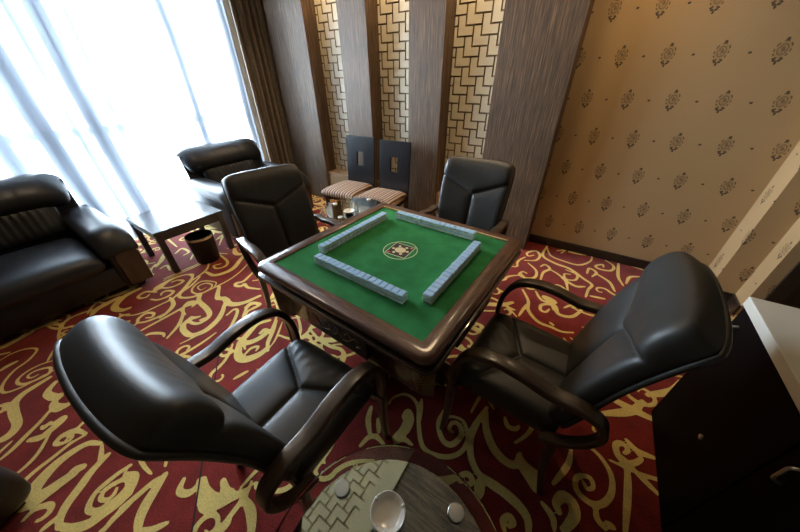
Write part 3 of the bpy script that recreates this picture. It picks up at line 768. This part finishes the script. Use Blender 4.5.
for wi, ((cx, cy), a, desc, end) in enumerate(WALLS):
    for lv in range(2):
        for i in range(17):
            t = (i-8)*TW; j = rng.uniform(-.0012, .0012)
            x, y = cx+t*math.cos(a)-j*math.sin(a), cy+t*math.sin(a)+j*math.cos(a)
            link('mahjong_tile', tile_me, None, (x, y, .767+lv*TH), (0, 0, a+rng.uniform(-.006, .006)), None,
                 'blue-backed mahjong tile, %s layer, %s from the %s end, %s' % (('lower', 'upper')[lv], ORD[i if end == 'window' else 16-i], end, desc), 'mahjong tile', '%s tiles of the %s' % (('lower', 'upper')[lv], desc))

# ------------------------------------------------------------------ game chairs
def back_line(t):
    P = [(-.165, .42), (-.195, .55), (-.220, .67), (-.252, .785), (-.303, .91), (-.355, 1.0)]
    k = max(0, min(4.9999, t*5)); i = int(k); f = k-i
    q = [P[max(0, i-1)], P[i], P[i+1], P[min(5, i+2)]]
    o = []
    for d in (0, 1):
        a, b, c, e = (z[d] for z in q)
        o.append(.5*((2*b)+(c-a)*f+(2*a-5*b+4*c-e)*f*f+(3*b-a-3*c+e)*f**3))
    return o
def make_game_chair():
    t = thing('game_chair', '', 'chair')
    HWB = .245
    def bpos(u, w):
        v = (w+1)/2; y, z = back_line(v); y2, z2 = back_line(min(1, v+.02)); y1, z1 = back_line(max(0, v-.02))
        ty, tz = y2-y1, z2-z1; l = math.hypot(ty, tz); ty /= l; tz /= l
        hw = HWB*(0.93+0.07*min(1, v*1.6))
        cv = -0.022*(1-u*u)+0.012           # gentle wrap-around
        return Vector((u*hw, y+cv, z)), Vector((0, tz, -ty))
    def bd(u, w):
        v = (w+1)/2; p = (u*HWB, v*.62)
        return min(seg_dist(p, (-HWB, .75*.62), (0, .60*.62)), seg_dist(p, (HWB, .75*.62), (0, .60*.62)), seg_dist(p, (0, .60*.62), (0, -.05)))
    def btf(u, w):
        v = (w+1)/2; d = bd(u, w)
        puff = .016*(1-math.exp(-d/.022))-.008*math.exp(-(d/.005)**2)
        up = 0.016*math.exp(-((v-.86)/.14)**2)
        wr = 0.0004*math.sin(u*HWB*90+4*math.sin(v*7+u*2))*math.exp(-((v-.80)/.09)**2) if d > .012 and v > .6 else 0
        vs_ = .75-(.15)*(1-abs(u))
        step = .012/(1+math.exp(-(v-vs_)*160))
        return .036+puff+up+wr+step
    bk = pillow(bpos, btf, lambda u, w: .022, 96, 96, .14, 14, 2.8).obj('backrest', MAT['leather_chair'], t, smooth=True)
    def spos2(u, w):
        p, n = bpos(u*1.02, w*1.0); return p-n*.020+Vector((0, 0, .004)), n
    pillow(spos2, lambda u, w: .010, lambda u, w: .014, 36, 36, .14, 14, 3).obj('back_shell', MAT['leather_chair'], t, smooth=True)
    HS = .240
    def spos(u, w):
        v = (w+1)/2; y = -.185+v*.435
        z = .425-.03*max(0, (v-.8)/.2)**2-.012*(1-v)
        return Vector((u*HS*(.95+.05*v), y, z)), Vector((0, .0, 1))
    def sd(u, w):
        v = (w+1)/2; p = (u*HS, v*.44)
        return min(seg_dist(p, (-HS, .80*.44), (0, .52*.44)), seg_dist(p, (HS, .80*.44), (0, .52*.44)), seg_dist(p, (0, .52*.44), (0, -.05)))
    def stf(u, w):
        d = sd(u, w); v = (w+1)/2
        wr = 0.0010*math.sin(u*HS*130+3*math.sin(v*12+u*3))*math.exp(-((v-.80)/.12)**2) if d > .012 and v > .6 else 0
        return .036+.016*(1-math.exp(-d/.025))-.008*math.exp(-(d/.005)**2)+.004*(1-u*u)+wr
    se = pillow(spos, stf, lambda u, w: .070, 84, 80, .12, 12, 2.8).obj('seat', MAT['leather_chair'], t, smooth=True)
    def seam(pos, tf, segs, par, nn, mm):
        mb = MB()
        for (a, c) in segs:
            pts = []
            for k in range(25):
                f = k/24; u = (a[0]+(c[0]-a[0])*f); w = 2*(a[1]+(c[1]-a[1])*f)-1
                e = max(0, 1-abs(u)**nn)**(1/mm)*max(0, 1-abs(w)**nn)**(1/mm)
                p, n = pos(u, w); pts.append(p+n*(e*tf(u, w)+.0008))
            mb.sweep(pts, circ(.0016, 6), (1, .3, .2))
        mb.obj('seam', MAT['seam_thread'], par, smooth=True)
    seam(bpos, btf, [((-.97, .75-.005), (0, .60)), ((.97, .75-.005), (0, .60)), ((0, .60), (0, .04))], bk, 14, 2.8)
    seam(spos, stf, [((-.97, .80-.008), (0, .52)), ((.97, .80-.008), (0, .52)), ((0, .52), (0, .10))], se, 12, 2.8)
    MB().box(-.215, .215, -.18, .22, .335, .362, .008).obj('seat_frame', MAT['dark_wood'], t)
    for s in (-1, 1):
        P = [(s*.262, .232, .37), (s*.264, .236, .47), (s*.266, .220, .56), (s*.268, .175, .635), (s*.268, .10, .668), (s*.268, .0, .668), (s*.268, -.10, .648), (s*.268, -.18, .650),
             (s*.266, -.245, .630), (s*.264, -.268, .575), (s*.262, -.245, .50), (s*.258, -.19, .43), (s*.252, -.13, .385)]
        Q = spline(P, 6)
        MB().sweep(Q, rrect(.025, .0135, .006), (1, 0, 0), scale=lambda q: 0.8+0.28*math.sin(PI*min(1, max(0, (q-.05)/.75)))).obj('armrest', MAT['arm_wood'], t, smooth=True, ang=60)
        MB().sweep(spline([(s*.262, .233, .385), (s*.262, .236, .2), (s*.264, .248, 0)], 6), rrect(.019, .017, .007), (1, 0, 0), scale=lambda q: 1.05-.3*q).obj('leg', MAT['dark_wood'], t, smooth=True, ang=60)
        MB().sweep(spline([(s*.235, -.175, .385), (s*.238, -.185, .2), (s*.245, -.225, 0)], 6), rrect(.019, .017, .007), (1, 0, 0), scale=lambda q: 1.05-.3*q).obj('leg', MAT['dark_wood'], t, smooth=True, ang=60)
    for yy in (.225, -.165):
        MB().box(-.25, .25, yy-.012, yy+.012, .345, .385, .004).obj('cross_rail', MAT['dark_wood'], t)
    return t
gc = make_game_chair()
CH = [((-.715, .295), math.radians(0), 'black leather wooden-armed chair with its back to open carpet, beside the ashtray table'),
      ((.032, .978), PI/2+math.radians(-4), 'black leather wooden-armed chair with its back to the black cabinet'),
      ((-.648, 1.705), PI, 'black leather wooden-armed chair at the table, its back to the pilasters'),
      ((-1.455, .985), -PI/2-math.radians(14), 'black leather wooden-armed chair with its back to the wastebasket and side table')]
for i, (p, rz, lb) in enumerate(CH):
    o = gc if i == 0 else copy_tree(gc)
    o.location = (*p, 0); o.rotation_euler = (0, 0, rz); o['label'] = lb; o['group'] = 'chairs around the mahjong table'

# ------------------------------------------------------------------ round glass tables
def glass_table(label, loc, rz):
    t = thing('glass_table', label, 'table', (*loc, 0), rz, 'round glass corner tables')
    R = .304; zt = .52
    MB().lathe([(0, zt-.010), (R-.004, zt-.010), (R, zt-.007), (R, zt-.003), (R-.004, zt), (0, zt)], 64).obj('glass_top', MAT['glass'], t)
    MB().lathe([(0, zt-.020), (.262, zt-.020), (.264, zt-.016), (.262, zt-.0115), (0, zt-.0115)], 64).obj('under_disc', MAT['mirror'], t)
    for k in range(4):
        a = math.radians(68+90*k); x, y = .228*math.cos(a), .228*math.sin(a)
        MB().lathe([(0, zt+.0002), (.021, zt+.0002), (.022, zt+.003), (.020, zt+.005), (.008, zt+.0055), (0, zt+.0055)], 24, (x, y, 0)).obj('steel_cap', MAT['steel'], t, smooth=True, ang=40)
        MB().sweep([(x, y, zt-.02), (x*1.02, y*1.02, .25), (x*1.05, y*1.05, 0)], circ(.016, 14), (1, 0, 0)).obj('leg', MAT['steel'], t, smooth=True, ang=60)
    MB().lathe([(0, .18), (.20, .18), (.20, .192), (0, .192)], 40).obj('shelf', MAT['black_wood'], t)
    for k in range(4):
        a = math.radians(68+90*k); MB().sweep([(.19*math.cos(a), .19*math.sin(a), .186), (.236*math.cos(a), .236*math.sin(a), .186)], circ(.006, 8), (0, 0, 1)).obj('shelf_bracket', MAT['steel'], t)
    return t
glass_table('round glass table with steel caps carrying the white ashtray', (-.110, .086), 0)
glass_table('round glass table in the corner behind the mahjong table', (-1.66, 1.80), .5)
def ashtray(name, loc, label):
    t = thing(name, label, 'ashtray', loc, .3)
    MB().lathe([(0, .001), (.032, .001), (.038, .006), (.045, .020), (.047, .023), (.045, .025), (.042, .023), (.034, .010), (.028, .007), (0, .006)], 40).obj('bowl', MAT['ceramic'], t, smooth=True, ang=60)
    for k in range(3):
        a = k*2*PI/3+.6
        MB().sweep([(.038*math.cos(a), .038*math.sin(a), .0225), (.048*math.cos(a), .048*math.sin(a), .0245)], circ(.0035, 8), (0, 0, 1)).obj('rest', MAT['ceramic'], t, smooth=True)
    return t
p = pix(388, 513, .535)
ashtray('ashtray', (p.x, p.y, .5202), 'small white ceramic ashtray between the steel caps of the glass table')
p = pix(349, 212, .53); 
ashtray('ashtray', (p.x, p.y, .5202), 'white ashtray beside the drinking glass on the corner glass table')
p = pix(357, 209, .54)
MB().lathe([(0, 0), (.026, 0), (.031, .085), (.029, .085), (.0245, .006), (0, .006)], 28).obj('drinking_glass', MAT['glass'], None, smooth=True, ang=50, loc=(p.x, p.y, .5202), label='clear drinking glass on the corner glass table', cat='glass')

# ------------------------------------------------------------------ lounge armchairs
def make_lounge():
    t = thing('lounge_armchair', '', 'armchair')
    L = MAT['leather']
    MB().box(-.37, .37, -.40, .43, .05, .24, .015).obj('base', L, t, smooth=True, ang=40)
    def sp(u, w):
        v = (w+1)/2; return Vector((u*.315, -.22+v*.72, .315-.02*max(0, (v-.85)/.15)**2)), Vector((0, 0, 1))
    def st(u, w):
        v = (w+1)/2
        return .085+.02*(1-u*u)*(1-w*w)+.0022*math.sin(u*26+5*math.sin(v*5))*math.exp(-((v-.35)/.3)**2)
    pillow(sp, st, lambda u, w: .075, 44, 44, .10, 7, 2.6).obj('seat_cushion', L, t, smooth=True)
    # back: leaning frame, lumbar cushion and big head roll
    MB().add(*[[(-.46, -.42, .08), (.46, -.42, .08), (.46, -.26, .08), (-.46, -.26, .08), (-.47, -.50, .80), (.47, -.50, .80), (.47, -.36, .80), (-.47, -.36, .80)],
               [(0, 1, 2, 3), (4, 5, 6, 7), (0, 1, 5, 4), (1, 2, 6, 5), (2, 3, 7, 6), (3, 0, 4, 7)]]).obj('back_frame', L, t)
    def lp(u, w):
        v = (w+1)/2; return Vector((u*.33, -.225-.085*v, .40+v*.26)), Vector((0, .95, .3)).normalized()
    def lt(u, w):
        g = .006*math.sin(u*44)*(.3+.7*abs(w))*(1-.3*abs(u))
        return .075+g
    pillow(lp, lt, lambda u, w: .05, 70, 24, .10, 5, 2.2).obj('lumbar_cushion', L, t, smooth=True)
    def hp(u, w):
        v = (w+1)/2
        y = -.285-.20*v*v-.03*v; z = .60+.275*v-.03*max(0, v-.8)/.2
        z -= .05*max(0, (abs(u)-.72)/.28)**2*v
        return Vector((u*(.43+.07*v), y, z)), Vector((0, .86, .5)).normalized()
    def ht(u, w):
        seam = min(abs(u-.0), 9)
        s = -.010*math.exp(-((abs(u)-.36)*.5/.008)**2)
        return .105+.02*(1-w*w)+s
    pillow(hp, ht, lambda u, w: .055, 60, 40, .16, 4, 2.1).obj('head_roll', L, t, smooth=True)
    for s in (-1, 1):
        # arm core
        def P(y0, z): return (y0, z)
        prof = [(-.42, .05), (.44, .05), (.455, .40), (.40, .455), (-.10, .50), (-.42, .55)]
        mb = MB(); n = len(prof); x0, x1 = s*.335, s*.535
        bm = bmesh.new()
        va = [bm.verts.new((x0, y, z)) for y, z in prof]; vb = [bm.verts.new((x1, y, z)) for y, z in prof]
        bm.faces.new(va); bm.faces.new(vb[::-1])
        for i in range(n): bm.faces.new((va[i], vb[i], vb[(i+1) % n], va[(i+1) % n]))
        bmesh.ops.recalc_face_normals(bm, faces=bm.faces[:])
        bmesh.ops.bevel(bm, geom=bm.edges[:], offset=.02, segments=3, affect='EDGES', profile=.5)
        arm = MB().bm(bm).obj('arm', L, t, smooth=True, ang=40)
        # padded roll on top
        def ap(u, w, s=s):
            v = (w+1)/2; y = -.36+v*.86
            z = .535-.045*v-.13*max(0, (v-.80)/.20)**2
            return Vector((s*(.425+u*.125), y, z-.035*u*u)), Vector((-s*.12*(1 if u < 0 else -1)*0, .25*max(0, (v-.8)/.2), 1)).normalized()
        pillow(ap, lambda u, w: .055, lambda u, w: .05, 26, 44, .10, 4, 2.1).obj('arm_pad', L, arm, smooth=True)
        q = [(s*.37, .055), (s*.525, .055), (s*.525, .33), (s*.49, .375), (s*.40, .375), (s*.37, .33)]
        vs = [(x, .452, z) for x, z in q]+[(x*.985+s*.006, .474, z*.985+.004) for x, z in q]; n = 6
        MB().add(vs, [tuple(range(n)), tuple(range(n, 2*n))]+[(i, (i+1) % n, n+(i+1) % n, n+i) for i in range(n)]).obj('arm_panel', MAT['panel_wood'], arm, label='brown wooden panel on the arm front')
        for yy in (-.36, .36): MB().box(s*.44-.03, s*.44+.03, yy-.03, yy+.03, 0, .052, .004).obj('foot', MAT['black_wood'], t)
    return t
lc = make_lounge()
LC = [((-3.41, -.02), 'black leather lounge armchair separated from the drape by the side table'), ((-3.41, 1.85), 'black leather lounge armchair standing next to the brown drape')]
for i, (p, lb) in enumerate(LC):
    o = lc if i == 0 else copy_tree(lc)
    o.location = (*p, 0); o.rotation_euler = (0, 0, -PI/2); o['label'] = lb; o['group'] = 'lounge armchairs along the window'

# side table
t = thing('side_table', 'low square dark wooden side table between the lounge armchairs', 'table', (-3.22, .94, 0))
MB().box(-.31, .31, -.30, .30, .39, .42, .005).obj('tabletop', MAT['black_wood'], t)
for sx in (-1, 1):
    MB().box(sx*.275-.012, sx*.275+.012, -.24, .24, .325, .39).obj('apron', MAT['black_wood'], t)
    MB().box(-.25, .25, sx*.265-.012, sx*.265+.012, .325, .39).obj('apron', MAT['black_wood'], t)
    for sy in (-1, 1): MB().box(sx*.275-.024, sx*.275+.024, sy*.265-.024, sy*.265+.024, 0, .39, .003).obj('leg', MAT['black_wood'], t)
# wastebasket
t = thing('wastebasket', 'round black wastebasket with a metal rim band by the side table', 'wastebasket', (-2.915, .955, 0))
MB().lathe([(0, .002), (.095, .002), (.100, .01), (.114, .262), (.111, .262), (.097, .012), (0, .010)], 40).obj('bin', MAT['bin'], t, smooth=True, ang=40)
MB().lathe([(.1146, .248), (.1156, .270), (.1135, .274), (.1105, .272), (.1108, .262), (.1140, .262)], 40, close=True).obj('rim_band', plain('rim_metal', (.60, .50, .36), .25, metal=.8), t, smooth=True, ang=40)

# ------------------------------------------------------------------ two striped chairs by the wall
def make_striped():
    t = thing('striped_chair', '', 'chair'); W = MAT['black_wood']
    # back slab with a square hole, leaning slightly back
    mb = MB(); hx, z0, z1, th = .19, .30, .935, .026; ax, b0, b1 = .045, .62, .775
    def pt(x, z, k): 
        y = -.225-(z-.30)*.10; return (x, y-k*th, z)
    xs = [-hx, -ax, ax, hx]; zs = [z0, b0, b1, z1]
    vs = []; fs = []
    for k in (0, 1):
        for z in zs:
            for x in xs: vs.append(pt(x, z, k))
    I = lambda k, j, i: k*16+j*4+i
    for j in range(3):
        for i in range(3):
            if (i, j) == (1, 1): continue
            for k in (0, 1): fs.append((I(k, j, i), I(k, j, i+1), I(k, j+1, i+1), I(k, j+1, i)))
    for i in range(3):
        for j in (0, 3): fs.append((I(0, j, i), I(0, j, i+1), I(1, j, i+1), I(1, j, i)))
        for q in (0, 3): fs.append((I(0, i, q), I(0, i+1, q), I(1, i+1, q), I(1, i, q)))
    for a, c in (((1, 1), (1, 2)), ((1, 2), (2, 2)), ((2, 2), (2, 1)), ((2, 1), (1, 1))):
        fs.append((I(0, *a), I(0, *c), I(1, *c), I(1, *a)))
    MB().add(vs, fs).obj('backrest', W, t)
    def sp(u, w):
        v = (w+1)/2; return Vector((u*(.215+.025*v), -.21+v*.455, .405)), Vector((0, 0, 1))
    pillow(sp, lambda u, w: .055, lambda u, w: .035, 30, 30, .10, 6, 2.4).obj('seat', MAT['stripe'], t, smooth=True)
    MB().box(-.195, .195, -.215, .19, .335, .378, .004).obj('seat_frame', W, t)
    for s in (-1, 1):
        MB().box(s*.185-.019, s*.185+.019, .165, .203, 0, .372, .003).obj('leg', W, t)
        MB().sweep([(s*.17, -.230, .36), (s*.17, -.245, 0)], rrect(.019, .019, .003, 1), (1, 0, 0)).obj('leg', W, t)
    return t
sc1 = make_striped()
for i, (p, rz, lb) in enumerate((((-2.275, 2.395), PI+math.radians(5), 'striped-seat black wooden chair with a dark slot in its back, nearer the drape'), ((-1.785, 2.365), PI+math.radians(3), 'striped-seat black wooden chair standing in front of the lattice tiles'))):
    o = sc1 if i == 0 else copy_tree(sc1)
    o.location = (*p, 0); o.rotation_euler = (0, 0, rz); o['label'] = lb; o['group'] = 'striped chairs by the pilasters'

# ------------------------------------------------------------------ black cabinet with white slab
CX = .665
cab = thing('black_cabinet', 'low black lacquered cabinet behind the leather chair', 'cabinet', (CX, .0, 0))
MB().box(.022, .52, -.88, 1.415, .06, .748, .004).obj('body', MAT['cabinet'], cab)
MB().box(.03, .50, -.86, 1.40, 0, .06).obj('plinth', MAT['cabinet'], cab)
for k in range(4):
    y1 = 1.412-.567*k; y0 = y1-.563
    d = MB().box(0, .021, y0, y1, .0, .742, .003).obj('door', MAT['cabinet'], cab)
    hy = y1-.066
    MB().sweep(spline([(-.002, hy, .69), (-.022, hy, .68), (-.024, hy, .65), (-.022, hy, .62), (-.002, hy, .61)], 5), circ(.0045, 8), (0, 1, 0)).obj('handle', MAT['steel'], d, smooth=True)
    MB().lathe([(0, 0), (.010, 0), (.010, .006), (0, .008)], 16).obj('lock', MAT['steel'], d, smooth=True, ang=40, loc=(0, y0+.215, .347), rot=(0, -PI/2, 0))
slab('white_slab', CX-.006, CX+.53, -.885, 1.42, .749, .790, MAT['white_slab'], bev=.003, label='thick white slab lying on top of the black cabinet', cat='slab')

# black leather pouf at the edge of the picture
def pp(u, w): return Vector((u*.24, w*.24, .14)), Vector((0, 0, 1))
pf = thing('leather_pouf', 'black leather pouf standing on the open carpet', 'pouf', (-1.70, -.74, 0), math.radians(20))
pillow(pp, lambda u, w: .13, lambda u, w: .12, 30, 30, .12, 8, 3.0).obj('cushion', MAT['leather'], pf, smooth=True)
for sx in (-1, 1):
    for sy in (-1, 1): MB().box(sx*.16-.02, sx*.16+.02, sy*.16-.02, sy*.16+.02, 0, .035, .003).obj('foot', MAT['black_wood'], pf)

# ------------------------------------------------------------------ lamps
diff = emit('lamp_diffuser', LAMP_W, 13.0)
for lx, ly, lb in ((-.85, 1.90, 'round warm ceiling lamp above the mahjong table'), (-2.45, .60, 'added round warm ceiling lamp above the lounge side table')):  # lamp over the side table is added as a pair, to brighten
    t = thing('ceiling_lamp', lb, 'lamp', (lx, ly, ZC-.05))
    MB().lathe([(0, 0), (.24, 0), (.24, -.03), (.225, -.045), (.225, -.02), (0, -.02)], 40).obj('housing', MAT['steel'], t, smooth=True, ang=40)
    MB().lathe([(0, .0), (.04, .0), (.04, .04), (0, .04)], 20).obj('mount', MAT['steel'], t)
    MB().lathe([(0, -.021), (.222, -.021), (.222, -.05), (.18, -.065), (0, -.07)], 40).obj('diffuser', diff, t, smooth=True, ang=40)
def downlight(x, y, e, label, size=1.9):
    t = thing('downlight', label, 'downlight', (x, y, ZC-.021))
    MB().lathe([(.045, -.001), (.062, -.001), (.062, -.006), (.045, -.008)], 28, close=True).obj('trim_ring', MAT['steel'], t, smooth=True, ang=40)
    MB().lathe([(0, -.0015), (.044, -.0015), (.044, -.004), (0, -.004)], 28).obj('lens', emit('downlight_lens', LAMP_W, 6.0), t)
    l = bpy.data.lights.new('spot', 'SPOT'); l.energy = e; l.color = LAMP_W; l.spot_size = size; l.spot_blend = 0.8; l.shadow_soft_size = .045
    lo = bpy.data.objects.new('spot', l); COL.objects.link(lo); lo.parent = t; lo.location = (0, 0, -.02)
downlight(-2.80, 2.72, 30, 'recessed ceiling downlight over the niche nearest the drape')
downlight(-1.96, 2.72, 30, 'recessed ceiling downlight over the middle niche')
downlight(-1.12, 2.72, 30, 'recessed ceiling downlight over the niche nearest the wallpaper')
downlight(.05, 2.60, 24, 'recessed ceiling downlight before the wallpapered wall')
